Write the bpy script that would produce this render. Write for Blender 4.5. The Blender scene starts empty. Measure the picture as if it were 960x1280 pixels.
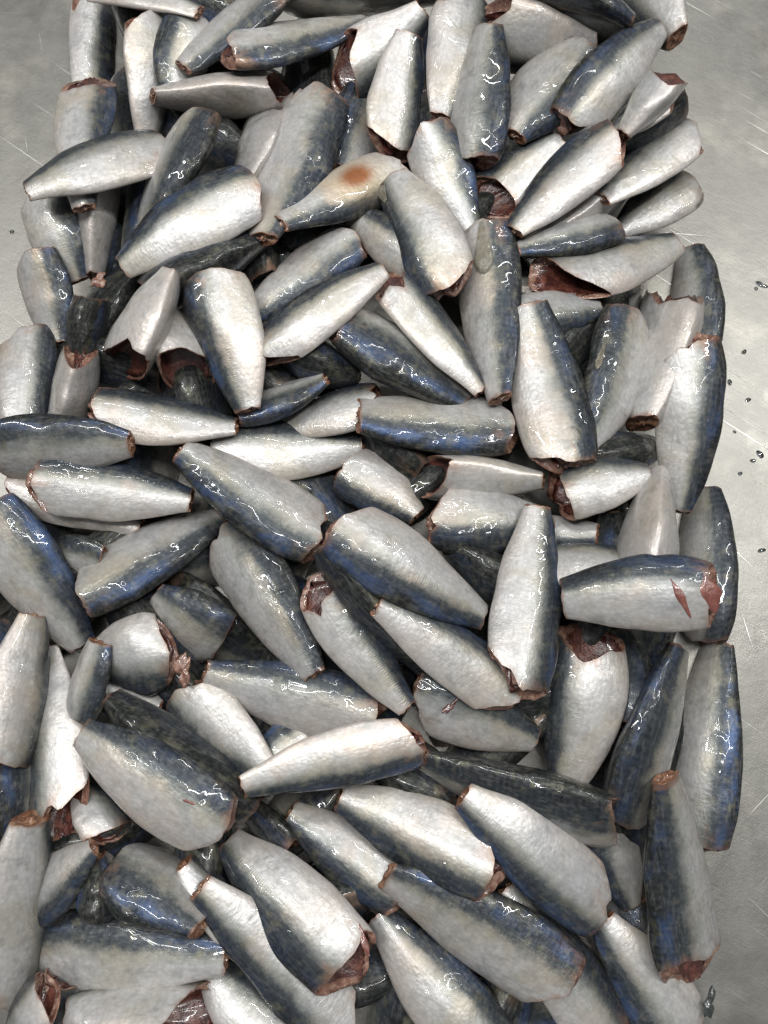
import bpy, math, random
import numpy as np
from mathutils import Vector, Matrix

# ------------------------------------------------------------------ camera, world, lamps, exposure
SC = bpy.context.scene
COL = SC.collection
TILT = math.radians(11.6)
FPX = 1029.0                                   # focal length in pixels of a 960 x 1280 frame
TARGET = Vector((0, 0, 0.05))
DIST = 0.566
CAM = TARGET + Vector((0, -math.sin(TILT), math.cos(TILT))) * DIST
cam_d = bpy.data.cameras.new('camera')
cam_d.sensor_fit = 'HORIZONTAL'
cam_d.sensor_width = 36.0
cam_d.lens = 36.0 * FPX / 960.0
cam_d.clip_start = 0.01
cam_d.clip_end = 50
cam = bpy.data.objects.new('camera', cam_d)
cam.location = CAM
cam.rotation_euler = (TILT, 0, 0)
COL.objects.link(cam)
SC.camera = cam

world = bpy.data.worlds.new('World')
SC.world = world
world.use_nodes = True
bg = world.node_tree.nodes['Background']
bg.inputs['Color'].default_value = (0.93, 0.97, 1.0, 1)
bg.inputs['Strength'].default_value = 0.26

def lamp(name, loc, aim, sx, sy, power, color):
    d = bpy.data.lights.new(name, 'AREA')
    d.shape = 'RECTANGLE'; d.size = sx; d.size_y = sy
    d.energy = power; d.color = color
    o = bpy.data.objects.new(name, d)
    o.location = loc
    v = Vector(aim) - Vector(loc)
    o.rotation_euler = v.to_track_quat('-Z', 'Y').to_euler()
    COL.objects.link(o)
    return o
TUBE = (1.0, 0.995, 0.98)
lamp('ceiling_lamp', (-1.25, 0.55, 2.2), (0, 0, 0), 0.03, 1.3, 28, TUBE)
lamp('ceiling_lamp', (1.30, 0.75, 2.2), (0, 0, 0), 0.03, 1.3, 28, TUBE)
lamp('ceiling_lamp', (-0.42, 0.35, 2.25), (0, 0, 0), 0.03, 1.3, 20, TUBE)
lamp('ceiling_lamp', (0.46, 0.20, 2.25), (0, 0, 0), 0.03, 1.3, 20, TUBE)
lamp('ceiling_lamp', (0.15, 1.75, 2.2), (0, 0, 0), 1.3, 0.03, 22, TUBE)

SC.view_settings.view_transform = 'Standard'
SC.view_settings.look = 'None'
SC.view_settings.gamma = 1.0
SC.view_settings.exposure = -0.16

# ------------------------------------------------------------------ node helpers
class NT:
    def __init__(self, name):
        self.m = bpy.data.materials.new(name)
        self.m.use_nodes = True
        self.t = self.m.node_tree
        self.b = self.t.nodes['Principled BSDF']
    def n(self, typ, **kw):
        nd = self.t.nodes.new(typ)
        for k, v in kw.items():
            setattr(nd, k, v)
        return nd
    def put(self, sock, v):
        if isinstance(v, bpy.types.NodeSocket):
            self.t.links.new(v, sock)
        elif v is not None:
            if isinstance(v, (tuple, list)) and sock.type == 'RGBA' and len(v) == 3:
                v = (*v, 1)
            sock.default_value = v
    def math(self, op, a, b=None, c=None, clamp=False):
        nd = self.n('ShaderNodeMath', operation=op, use_clamp=clamp)
        self.put(nd.inputs[0], a); self.put(nd.inputs[1], b); self.put(nd.inputs[2], c)
        return nd.outputs[0]
    def noise(self, vec, scale, detail=3, rough=0.55, dist=0.0, off=None):
        nd = self.n('ShaderNodeTexNoise')
        self.put(nd.inputs['Vector'], vec)
        nd.inputs['Scale'].default_value = scale
        nd.inputs['Detail'].default_value = detail
        nd.inputs['Roughness'].default_value = rough
        nd.inputs['Distortion'].default_value = dist
        return nd.outputs['Fac']
    def ramp(self, fac, stops, interp='LINEAR'):
        nd = self.n('ShaderNodeValToRGB')
        nd.color_ramp.interpolation = interp
        el = nd.color_ramp.elements
        while len(el) < len(stops):
            el.new(0.5)
        for e, (p, c) in zip(el, stops):
            e.position = p
            e.color = (*c, 1) if len(c) == 3 else c
        self.put(nd.inputs[0], fac)
        return nd.outputs[0]
    def step(self, x, lo, hi):
        nd = self.n('ShaderNodeMapRange', interpolation_type='SMOOTHSTEP')
        self.put(nd.inputs[0], x)
        nd.inputs[1].default_value = lo; nd.inputs[2].default_value = hi
        return nd.outputs[0]
    def mix(self, fac, a, b, mode='MIX'):
        nd = self.n('ShaderNodeMix', data_type='RGBA', blend_type=mode)
        self.put(nd.inputs[0], fac); self.put(nd.inputs[6], a); self.put(nd.inputs[7], b)
        return nd.outputs[2]
    def bump(self, h, strength, dist, normal=None):
        nd = self.n('ShaderNodeBump')
        self.put(nd.inputs['Height'], h)
        nd.inputs['Strength'].default_value = strength
        nd.inputs['Distance'].default_value = dist
        if normal is not None:
            self.put(nd.inputs['Normal'], normal)
        return nd.outputs[0]
    def vec(self, v, scale=(1, 1, 1), rot=(0, 0, 0), loc=(0, 0, 0)):
        nd = self.n('ShaderNodeMapping')
        self.put(nd.inputs[0], v)
        nd.inputs['Scale'].default_value = scale
        nd.inputs['Rotation'].default_value = rot
        nd.inputs['Location'].default_value = loc
        return nd.outputs[0]
    def attr(self, name, typ='GEOMETRY'):
        return self.n('ShaderNodeAttribute', attribute_name=name, attribute_type=typ)

# ------------------------------------------------------------------ materials
def skin_material():
    k = NT('sardine_skin')
    body = k.n('ShaderNodeSeparateXYZ')
    k.put(body.inputs[0], k.attr('body').outputs['Vector'])
    s, zn, yn = body.outputs
    rest = k.attr('rest').outputs['Vector']
    rnd = k.n('ShaderNodeObjectInfo').outputs['Random']
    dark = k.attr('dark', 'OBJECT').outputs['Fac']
    warm = k.attr('warm', 'OBJECT').outputs['Fac']
    # every fish its own piece of the noise
    sh = k.n('ShaderNodeCombineXYZ')
    k.put(sh.inputs[0], k.math('MULTIPLY', rnd, 37.0)); k.put(sh.inputs[1], k.math('MULTIPLY', rnd, 91.0))
    add = k.n('ShaderNodeVectorMath', operation='ADD')
    k.put(add.inputs[0], rest); k.put(add.inputs[1], sh.outputs[0])
    co = add.outputs[0]
    n_big = k.noise(co, 45, 2)
    n_mid = k.noise(co, 170, 4, 0.6)
    n_fine = k.noise(co, 700, 3, 0.6)
    vor = k.n('ShaderNodeTexVoronoi', feature='F1')
    k.put(vor.inputs['Vector'], k.vec(co, (1.0, 1, 1.15)))
    vor.inputs['Scale'].default_value = 330
    scale_d = vor.outputs['Distance']
    # dorso-ventral coordinate with ragged border
    z = k.math('ADD', zn, k.math('MULTIPLY', k.math('SUBTRACT', n_big, 0.5), 0.34))
    z = k.math('ADD', z, k.math('MULTIPLY', k.math('SUBTRACT', n_mid, 0.5), 0.27))
    z = k.math('ADD', z, k.math('MULTIPLY', k.math('SUBTRACT', n_fine, 0.5), 0.20))
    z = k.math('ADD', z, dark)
    f = k.math('MULTIPLY_ADD', z, 0.5, 0.5)
    colr = k.ramp(f, [(0.00, (0.46, 0.425, 0.40)), (0.20, (0.475, 0.465, 0.455)), (0.44, (0.44, 0.435, 0.425)),
                      (0.55, (0.30, 0.30, 0.275)), (0.635, (0.135, 0.142, 0.134)), (0.70, (0.046, 0.054, 0.060)),
                      (0.79, (0.025, 0.031, 0.039)), (0.92, (0.013, 0.016, 0.020)), (1.0, (0.010, 0.012, 0.011))])
    backm = k.step(f, 0.58, 0.72)
    # iridescent blue sheen along the shoulder, painted into the base colour
    blue_a = k.attr('blue', 'OBJECT').outputs['Fac']
    blue_m = k.math('MULTIPLY', k.step(f, 0.74, 0.87), k.math('SUBTRACT', 1.0, k.step(f, 0.92, 1.0)))
    blue_m = k.math('MULTIPLY', blue_m, k.step(k.noise(k.vec(co, (0.45, 1, 1)), 75, 3), 0.40, 0.66))
    blue_m = k.math('MULTIPLY', blue_m, k.math('POWER', blue_a, 1.6))
    colr = k.mix(k.math('MULTIPLY', blue_m, 0.6), colr, (0.055, 0.10, 0.22))
    # green-gold and pale mottling
    gold = k.math('MULTIPLY', k.step(k.noise(co, 120, 3), 0.52, 0.72), k.math('MULTIPLY', k.step(f, 0.48, 0.60), 0.5))
    colr = k.mix(k.math('MULTIPLY', gold, 0.62), colr, (0.20, 0.185, 0.115))
    # pale scale spots scattered over the back, dark ones over the flank
    spots = k.math('MULTIPLY', k.step(scale_d, 0.55, 0.2), k.math('MULTIPLY', backm, k.step(k.noise(co, 90, 2), 0.5, 0.66)))
    colr = k.mix(k.math('MULTIPLY', spots, 0.14), colr, (0.30, 0.31, 0.30))
    # rows of scales beside the lateral line towards the tail
    sep = k.n('ShaderNodeSeparateXYZ'); k.put(sep.inputs[0], rest)
    xr = k.math('ADD', sep.outputs[0], k.math('MULTIPLY', k.math('SUBTRACT', n_mid, 0.5), 0.0045))
    tick = k.math('MULTIPLY_ADD', k.math('SINE', k.math('MULTIPLY', xr, 3900)), 0.5, 0.5)
    band = k.math('MULTIPLY', k.step(k.math('ABSOLUTE', k.math('SUBTRACT', zn, 0.14)), 0.17, 0.05),
                  k.math('MULTIPLY', k.step(s, 0.62, 0.25), k.attr('tick', 'OBJECT').outputs['Fac']))
    colr = k.mix(k.math('MULTIPLY', k.math('MULTIPLY', tick, band), 0.15), colr, (0.23, 0.21, 0.15))
    # muscle segments showing through
    vb = k.math('ABSOLUTE', k.math('SUBTRACT', zn, 0.05))
    xm = k.math('ADD', xr, k.math('MULTIPLY', vb, 0.006))
    myo = k.math('MULTIPLY_ADD', k.math('SINE', k.math('ADD', k.math('MULTIPLY', xm, 1350), k.math('MULTIPLY', n_big, 14.0))), 0.5, 0.5)
    myo = k.math('MULTIPLY', myo, k.noise(co, 35, 2))
    colr = k.mix(k.math('MULTIPLY', myo, 0.07), colr, (0.30, 0.29, 0.27))
    # blotches: grey rubbed patches and pinkish tint of the belly
    streak = k.noise(k.vec(co, (0.22, 1, 1)), 420, 4, 0.65)
    colr = k.mix(k.math('MULTIPLY', k.step(streak, 0.47, 0.68), 0.34), colr, k.mix(0.72, colr, (0.20, 0.20, 0.19)))
    colr = k.mix(k.math('MULTIPLY', k.step(n_fine, 0.55, 0.75), 0.22), colr, k.mix(0.5, colr, k.mix(backm, (0.72, 0.71, 0.68), (0.10, 0.11, 0.11))))
    tint = k.noise(co, 28, 3, 0.5, 0.4)
    colr = k.mix(k.math('MULTIPLY', k.math('MULTIPLY', k.step(tint, 0.50, 0.68), k.math('SUBTRACT', 1.0, backm)), 0.5), colr, (0.37, 0.335, 0.26))
    colr = k.mix(k.math('MULTIPLY', k.math('MULTIPLY', k.step(tint, 0.46, 0.32), k.math('SUBTRACT', 1.0, backm)), 0.4), colr, (0.31, 0.32, 0.335))
    colr = k.mix(k.math('MULTIPLY', k.step(scale_d, 0.35, 0.65), 0.22), colr, k.mix(0.55, colr, (0.10, 0.10, 0.10)))
    blot = k.math('MULTIPLY', k.step(k.noise(co, 85, 4, 0.65), 0.50, 0.72), k.math('SUBTRACT', 1.0, backm))
    colr = k.mix(k.math('MULTIPLY', blot, 0.5), colr, (0.23, 0.23, 0.225))
    pink = k.math('MULTIPLY', k.step(k.noise(co, 30, 3, 0.5, 0.3), 0.46, 0.72), k.math('SUBTRACT', 1.0, backm))
    colr = k.mix(k.math('MULTIPLY', pink, k.math('MULTIPLY_ADD', warm, 0.5, 0.12)), colr, (0.46, 0.36, 0.28))
    # brown at the cut edges
    e1 = k.math('SUBTRACT', 1.0, k.step(k.math('ADD', s, k.math('MULTIPLY', k.math('SUBTRACT', n_mid, 0.5), 0.05)), 0.0, 0.030))
    ed = k.attr('edge').outputs['Fac']
    smr = k.math('MULTIPLY', k.step(ed, 0.80, 1.0), k.step(k.noise(k.vec(co, (0.5, 1, 1)), 90, 4, 0.6), 0.50, 0.68))
    colr = k.mix(k.math('MULTIPLY', smr, 0.5), colr, (0.30, 0.18, 0.12))
    e2 = k.step(k.math('ADD', ed, k.math('MULTIPLY', k.math('SUBTRACT', n_mid, 0.5), 0.06)), 0.965, 1.0)
    colr = k.mix(k.math('MULTIPLY', k.math('MAXIMUM', e1, k.math('MULTIPLY', e2, 0.45)), 0.7), colr, (0.21, 0.11, 0.07))
    # a shaped stain that some fish carry (s, z and strength from the object)
    st = k.attr('stain', 'OBJECT').outputs['Fac']
    ds = k.math('MULTIPLY', k.math('SUBTRACT', s, 0.62), 8.5)
    dz = k.math('MULTIPLY', k.math('SUBTRACT', zn, -0.30), 2.3)
    dd = k.math('SQRT', k.math('ADD', k.math('MULTIPLY', ds, ds), k.math('MULTIPLY', dz, dz)))
    dd = k.math('ADD', dd, k.math('MULTIPLY', k.math('SUBTRACT', n_mid, 0.5), 0.5))
    sm2 = k.math('MULTIPLY', k.step(dd, 3.2, 0.9), st)
    colr = k.mix(k.math('MULTIPLY', sm2, 0.45), colr, (0.42, 0.32, 0.18))
    sm = k.math('MULTIPLY', k.step(dd, 1.45, 0.45), st)
    colr = k.mix(k.math('MULTIPLY', sm, 0.95), colr, (0.235, 0.085, 0.03))
    tone = k.math('MULTIPLY_ADD', rnd, 0.26, 0.84)
    cmb = k.n('ShaderNodeCombineColor')
    for i in range(3):
        k.put(cmb.inputs[i], tone)
    colr = k.mix(1.0, colr, cmb.outputs[0], 'MULTIPLY')
    k.put(k.b.inputs['Base Color'], colr)
    k.put(k.b.inputs['Metallic'], k.math('MULTIPLY_ADD', n_mid, 0.42, 0.20))
    k.put(k.b.inputs['Roughness'], k.math('MULTIPLY_ADD', n_mid, 0.22, 0.29))
    k.b.inputs['Specular IOR Level'].default_value = 0.12
    k.put(k.b.inputs['Coat Weight'], k.math('MULTIPLY_ADD', k.step(k.noise(co, 62, 3, 0.6), 0.44, 0.58), 0.85, 0.12))
    k.b.inputs['Coat IOR'].default_value = 1.34
    k.b.inputs['Coat Roughness'].default_value = 0.012
    k.b.inputs['Subsurface Weight'].default_value = 0.0
    h = k.math('MULTIPLY', n_mid, 0.6)
    h = k.math('ADD', h, k.math('MULTIPLY', myo, 0.10))
    h = k.math('ADD', h, k.math('MULTIPLY', scale_d, 0.30))
    h = k.math('ADD', h, k.math('MULTIPLY', k.math('MULTIPLY', tick, band), 0.22))
    wrk = k.noise(k.vec(co, (1.0, 0.35, 0.35)), 520, 3, 0.6, 0.6)
    h = k.math('ADD', h, k.math('MULTIPLY', wrk, k.math('MULTIPLY', k.step(k.noise(co, 40, 2), 0.42, 0.62), 0.9)))
    h = k.math('ADD', h, k.math('MULTIPLY', streak, 0.5))
    nrm = k.bump(h, 0.38, 0.0009)
    k.put(k.b.inputs['Normal'], nrm)
    wet = k.noise(k.vec(co, (0.5, 1, 1)), 62, 1, 0.35, 0.8)
    wet2 = k.noise(co, 170, 0, 0.4)
    wh = k.math('ADD', wet, k.math('MULTIPLY', k.math('MULTIPLY', wet2, k.step(n_big, 0.46, 0.60)), 0.30))
    k.put(k.b.inputs['Coat Normal'], k.bump(wh, 0.62, 0.0030))
    return k.m

def flesh_material(name, c0, c1, c2, rough=0.3):
    k = NT(name)
    co = k.n('ShaderNodeTexCoord').outputs['Object']
    n1 = k.noise(co, 160, 4, 0.65, 0.5)
    n2 = k.noise(co, 520, 3, 0.6)
    f = k.math('ADD', k.math('MULTIPLY', n1, 0.75), k.math('MULTIPLY', n2, 0.25))
    k.put(k.b.inputs['Base Color'], k.ramp(f, [(0.32, c0), (0.5, c1), (0.68, c2)]))
    k.b.inputs['Roughness'].default_value = rough
    k.b.inputs['Coat Weight'].default_value = 0.8
    k.b.inputs['Coat Roughness'].default_value = 0.08
    k.b.inputs['Coat IOR'].default_value = 1.34
    k.b.inputs['Subsurface Weight'].default_value = 0.0
    k.put(k.b.inputs['Normal'], k.bump(f, 0.5, 0.0022))
    return k.m

def steel_material():
    k = NT('scratched_steel')
    co = k.n('ShaderNodeTexCoord').outputs['Object']
    def scratches(rot, scale, lo, hi, stretch=0.012, dist=0.0):
        v = k.vec(co, (stretch, 1, 1), (0, 0, 0))
        r = k.vec(co, (1, 1, 1), (0, 0, rot))
        v = k.vec(r, (stretch, 1, 1))
        return k.step(k.noise(v, scale, 2, 0.4, dist), lo, hi)
    big = k.noise(co, 6, 3)
    mott = k.noise(co, 38, 4, 0.65)
    fine = k.noise(co, 900, 3, 0.7)
    brush = k.noise(k.vec(k.vec(co, (1, 1, 1), (0, 0, 0.5)), (0.03, 1, 1)), 1500, 2)
    sc = None
    for i, (rot, scl, lo, hi, stt) in enumerate([(0.62, 420, 0.70, 0.76, 0.02), (0.80, 250, 0.72, 0.77, 0.015), (-0.75, 330, 0.73, 0.78, 0.02),
                                                 (-1.2, 300, 0.74, 0.79, 0.02), (1.35, 380, 0.735, 0.785, 0.03), (0.1, 350, 0.745, 0.79, 0.02)]):
        a = scratches(rot, scl, lo, hi, stt, 0.15)
        sc = a if sc is None else k.math('MAXIMUM', sc, a)
    dk = scratches(-0.95, 300, 0.75, 0.80, 0.05, 0.8)
    dk = k.math('MULTIPLY', dk, k.step(k.noise(co, 14, 2), 0.5, 0.62))
    col = k.mix(mott, (0.20, 0.194, 0.175), (0.262, 0.256, 0.236))
    col = k.mix(k.math('MULTIPLY', k.step(k.noise(co, 17, 4, 0.6), 0.5, 0.7), 0.3), col, (0.45, 0.42, 0.36))
    col = k.mix(k.math('MULTIPLY', sc, 0.5), col, (0.80, 0.79, 0.76))
    col = k.mix(k.math('MULTIPLY', dk, 0.7), col, (0.13, 0.13, 0.12))
    k.put(k.b.inputs['Base Color'], col)
    k.b.inputs['Metallic'].default_value = 0.85
    r = k.math('MULTIPLY_ADD', mott, 0.20, 0.30)
    r = k.math('ADD', r, k.math('MULTIPLY', k.math('SUBTRACT', big, 0.5), 0.15))
    r = k.math('ADD', r, k.math('MULTIPLY', brush, 0.1))
    wetp = k.step(k.noise(co, 11, 4, 0.55, 0.4), 0.53, 0.60)
    r = k.math('SUBTRACT', r, k.math('MULTIPLY', wetp, 0.06))
    k.put(k.b.inputs['Roughness'], r)
    h = k.math('ADD', k.math('MULTIPLY', fine, 0.35), k.math('MULTIPLY', brush, 0.5))
    h = k.math('ADD', h, k.math('MULTIPLY', sc, -1.0))
    h = k.math('ADD', h, k.math('MULTIPLY', mott, 2.0))
    k.put(k.b.inputs['Normal'], k.bump(h, 0.35, 0.0006))
    return k.m

def water_material():
    k = NT('water')
    tr = k.n('ShaderNodeBsdfTransparent'); tr.inputs[0].default_value = (0.97, 0.98, 0.98, 1)
    gl = k.n('ShaderNodeBsdfGlossy'); gl.inputs['Roughness'].default_value = 0.03
    fr = k.n('ShaderNodeFresnel'); fr.inputs[0].default_value = 1.34
    mx = k.n('ShaderNodeMixShader')
    k.put(mx.inputs[0], fr.outputs[0])
    k.t.links.new(tr.outputs[0], mx.inputs[1]); k.t.links.new(gl.outputs[0], mx.inputs[2])
    k.t.links.new(mx.outputs[0], k.t.nodes['Material Output'].inputs['Surface'])
    return k.m

M_SKIN = skin_material()
M_FLESH = flesh_material('cut_flesh', (0.060, 0.026, 0.019), (0.165, 0.080, 0.055), (0.36, 0.24, 0.18))
M_CAVITY = flesh_material('belly_lining', (0.022, 0.007, 0.006), (0.062, 0.019, 0.014), (0.16, 0.058, 0.04))
M_TAIL = flesh_material('tail_flesh', (0.06, 0.025, 0.016), (0.15, 0.068, 0.038), (0.30, 0.18, 0.11))
M_WOUND = flesh_material('open_flesh', (0.10, 0.034, 0.026), (0.15, 0.052, 0.040), (0.22, 0.095, 0.07))
M_FIN = flesh_material('fin_membrane', (0.14, 0.125, 0.085), (0.24, 0.22, 0.17), (0.36, 0.34, 0.30), 0.35)
M_FIN.node_tree.nodes['Principled BSDF'].inputs['Alpha'].default_value = 0.55
M_STEEL = steel_material()
M_WATER = water_material()

# ------------------------------------------------------------------ mesh helper
def mesh_obj(name, verts, faces, mat, parent=None, attrs=None, smooth=True):
    me = bpy.data.meshes.new(name)
    me.from_pydata([tuple(v) for v in verts], [], faces)
    me.materials.append(mat)
    if smooth:
        me.polygons.foreach_set('use_smooth', [True] * len(me.polygons))
    for an, (typ, arr) in (attrs or {}).items():
        at = me.attributes.new(an, typ, 'POINT')
        at.data.foreach_set('vector' if typ == 'FLOAT_VECTOR' else 'value', np.asarray(arr, dtype=np.float32).ravel())
    me.update()
    o = bpy.data.objects.new(name, me)
    COL.objects.link(o)
    if parent is not None:
        o.parent = parent
    return o

# ------------------------------------------------------------------ the steel table
def make_table():
    n = 2
    s = 3.0
    v = [(-s, -s, 0), (s, -s, 0), (s, s, 0), (-s, s, 0)]
    o = mesh_obj('steel_worktop', v, [(0, 1, 2, 3)], M_STEEL, smooth=False)
    o['kind'] = 'structure'
    o['label'] = 'scratched wet stainless steel worktop under the heap of fish'
    return o
make_table()

# ------------------------------------------------------------------ sight lines: photo point -> point of the table or heap
ct, st_ = math.cos(TILT), math.sin(TILT)
def spot(px, py, z):
    x = (px - 480.0) / FPX; y = (640.0 - py) / FPX
    d = (x, y * ct + st_, y * st_ - ct)
    t = (z - CAM.z) / d[2]
    return np.array((CAM.x + d[0] * t, CAM.y + d[1] * t, z))
def px_size(px, py, z):
    return np.linalg.norm(spot(px + 0.5, py, z) - spot(px - 0.5, py, z))

# ------------------------------------------------------------------ the fish, from the lowest to the topmost
# (tier, tail x, tail y, head x, head y, width, roll, options, label)
# roll: where the back points, 0 up, 90 left of the swimming direction, -90 right of it, 180 belly up
FISH = []
def F(tier, tx, ty, hx, hy, w, roll, label, **o):
    FISH.append((tier, len(FISH), tx, ty, hx, hy, w, roll, label, o))

# --- lowest fish, seen only through gaps
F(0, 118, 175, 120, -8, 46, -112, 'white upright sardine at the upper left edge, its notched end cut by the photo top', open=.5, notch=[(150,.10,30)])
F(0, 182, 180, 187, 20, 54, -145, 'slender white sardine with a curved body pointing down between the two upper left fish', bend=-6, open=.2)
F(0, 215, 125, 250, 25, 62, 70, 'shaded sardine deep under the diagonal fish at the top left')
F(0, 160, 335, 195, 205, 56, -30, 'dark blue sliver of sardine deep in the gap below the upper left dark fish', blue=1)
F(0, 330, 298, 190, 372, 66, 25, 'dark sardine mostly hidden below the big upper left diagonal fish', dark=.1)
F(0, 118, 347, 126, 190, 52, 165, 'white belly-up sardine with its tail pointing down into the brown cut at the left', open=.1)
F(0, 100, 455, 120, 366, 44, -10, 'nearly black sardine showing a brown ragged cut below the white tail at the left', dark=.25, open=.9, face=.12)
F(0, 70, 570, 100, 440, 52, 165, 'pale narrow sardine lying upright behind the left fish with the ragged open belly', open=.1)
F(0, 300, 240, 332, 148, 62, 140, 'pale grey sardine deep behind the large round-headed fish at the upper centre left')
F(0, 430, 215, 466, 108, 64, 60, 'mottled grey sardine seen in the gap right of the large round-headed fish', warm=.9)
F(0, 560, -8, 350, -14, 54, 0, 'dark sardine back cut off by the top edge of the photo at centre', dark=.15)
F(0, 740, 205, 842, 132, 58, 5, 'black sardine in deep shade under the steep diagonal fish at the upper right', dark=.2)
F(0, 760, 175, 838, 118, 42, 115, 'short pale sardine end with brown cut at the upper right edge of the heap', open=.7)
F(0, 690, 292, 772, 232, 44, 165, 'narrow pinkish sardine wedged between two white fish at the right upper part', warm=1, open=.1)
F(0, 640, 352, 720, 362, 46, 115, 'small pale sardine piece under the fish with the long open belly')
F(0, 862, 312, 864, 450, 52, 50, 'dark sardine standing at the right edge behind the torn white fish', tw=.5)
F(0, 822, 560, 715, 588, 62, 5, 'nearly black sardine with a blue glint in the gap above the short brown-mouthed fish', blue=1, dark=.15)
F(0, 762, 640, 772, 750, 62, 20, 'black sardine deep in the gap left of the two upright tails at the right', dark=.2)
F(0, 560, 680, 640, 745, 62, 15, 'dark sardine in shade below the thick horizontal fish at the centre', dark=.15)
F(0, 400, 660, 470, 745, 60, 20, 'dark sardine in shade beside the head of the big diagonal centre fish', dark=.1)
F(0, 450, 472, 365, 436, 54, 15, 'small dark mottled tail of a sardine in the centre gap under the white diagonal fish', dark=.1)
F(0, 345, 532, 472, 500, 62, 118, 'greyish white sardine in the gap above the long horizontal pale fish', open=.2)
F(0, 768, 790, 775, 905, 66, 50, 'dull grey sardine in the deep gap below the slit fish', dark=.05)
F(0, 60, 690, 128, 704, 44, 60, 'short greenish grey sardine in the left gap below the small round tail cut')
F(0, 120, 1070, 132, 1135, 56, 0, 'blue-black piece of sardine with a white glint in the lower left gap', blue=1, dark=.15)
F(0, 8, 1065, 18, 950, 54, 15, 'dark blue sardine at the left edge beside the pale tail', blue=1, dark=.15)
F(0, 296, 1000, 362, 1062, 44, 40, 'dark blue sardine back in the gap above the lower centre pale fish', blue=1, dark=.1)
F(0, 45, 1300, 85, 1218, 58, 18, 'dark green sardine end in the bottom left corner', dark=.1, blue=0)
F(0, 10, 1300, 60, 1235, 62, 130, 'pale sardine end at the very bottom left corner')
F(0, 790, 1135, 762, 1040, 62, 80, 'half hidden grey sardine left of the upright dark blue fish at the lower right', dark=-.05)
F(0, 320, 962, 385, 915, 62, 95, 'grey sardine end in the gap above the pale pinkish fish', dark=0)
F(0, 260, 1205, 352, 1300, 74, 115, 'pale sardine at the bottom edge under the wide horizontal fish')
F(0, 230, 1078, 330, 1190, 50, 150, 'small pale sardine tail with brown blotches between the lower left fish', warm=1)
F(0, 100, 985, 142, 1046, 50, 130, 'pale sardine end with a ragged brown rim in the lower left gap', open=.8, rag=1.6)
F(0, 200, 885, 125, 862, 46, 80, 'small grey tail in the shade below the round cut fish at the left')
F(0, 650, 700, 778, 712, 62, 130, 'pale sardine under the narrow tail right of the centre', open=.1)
# --- second layer
F(1, 250, 16, 110, -12, 50, -105, 'white sardine along the top left edge with its brown tail cut at the right', open=.2)
F(1, 105, 262, 116, 95, 68, -88, 'upright sardine with a ragged brown cut on top at the upper left edge', face=.26, open=.75, sb=.03, rag=1.4)
F(1, 98, 352, 60, 240, 72, -82, 'sardine at the left edge with a dark right flank, narrowing to a brown tail cut', open=.2)
F(1, 72, 430, 42, 315, 62, -72, 'half blue half white sardine low on the left edge, tail down', blue=1)
F(1, 25, 562, 38, 412, 62, -105, 'white upright sardine at the left edge with a small brown cut on top', open=.4)
F(1, 785, 43, 612, 12, 48, 160, 'white sardine near the top right with a dark red opening at its left', open=1, face=.05)
F(1, 745, 58, 602, 32, 56, 170, 'pale pinkish sardine below the white fish with a red opening near the top right', warm=1, open=.2)
F(1, 790, 28, 640, -22, 56, 35, 'grey-backed sardine along the top edge right of the centre', dark=-.08)
F(1, 846, 48, 786, -42, 64, 140, 'pale sardine leaving the photo at the top right corner of the heap')
F(1, 778, 170, 848, 80, 50, 150, 'sardine with a round dark red opening at the top right edge of the heap', open=1, face=.28, sb=0, fat=1.2)
F(1, 530, 12, 418, 98, 62, 122, 'white sardine at the top centre with an open flap at its lower left end', open=1, face=.10, notch=[(215,.09,28)])
F(1, 438, 268, 552, 352, 56, 70, 'small sardine with a brown tail cut and a dark upper edge below the orange-stained fish')
F(1, 585, 505, 432, 402, 84, 48, 'broad dark mottled sardine in the centre under two pale crossing fish', dark=.02)
F(1, 646, 312, 766, 282, 54, -80, 'sardine with white top and dark lower side above the fish with the long open belly', open=.15)
F(1, 774, 288, 862, 231, 62, 100, 'pale sardine at the right edge with a strand of fin hanging from its head end', fins=[(.97,215,.20,9,.16)], open=.2, sb=.05)
F(1, 752, 386, 640, 402, 58, 88, 'half hidden sardine with a dark underside and brown tail cut above the upright curved fish')
F(1, 408, 472, 300, 515, 52, 48, 'dark blue sardine tail with a brown cut pointing right in the centre left', blue=1)
F(1, 212, 392, 238, 478, 66, 155, 'short sardine end with a round dark red opening left of the large upright fish', open=1, face=.15, sb=0, fat=1.15)
F(1, 455, 558, 268, 560, 72, -96, 'long horizontal pale sardine with a dark upper edge in the left centre')
F(1, 522, 645, 428, 585, 66, 88, 'short sardine with a blue left flank at the centre between the openings', blue=1)
F(1, 175, 660, 12, 608, 62, -102, 'pale sardine at the left with a round brown tail cut pointing right', bend=-6)
F(1, 820, 598, 806, 745, 66, 172, 'white belly-up tail standing in front of the big upright blue-edged fish at the right', tw=.46)
F(1, 880, 612, 876, 800, 58, 45, 'greyish blue tail standing at the right edge above the slit fish', tw=.5, dark=-.05)
F(1, 747, 668, 645, 668, 42, 80, 'small striped tail with a dark underside poking out right of the tall centre fish', tw=.6)
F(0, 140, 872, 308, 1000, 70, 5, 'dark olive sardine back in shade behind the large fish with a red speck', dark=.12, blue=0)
F(1, 530, 835, 415, 682, 62, 5, 'dark blue sardine back between the two pale diagonal fish in the centre', dark=.05)
F(1, 340, 968, 228, 862, 76, 108, 'white sardine with flesh scraps on its head end left of the wide lower centre fish', open=.5)
F(1, 118, 1058, 42, 1135, 62, 72, 'short sardine tail with brown cut, pale above and blue below, in the lower left')
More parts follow.
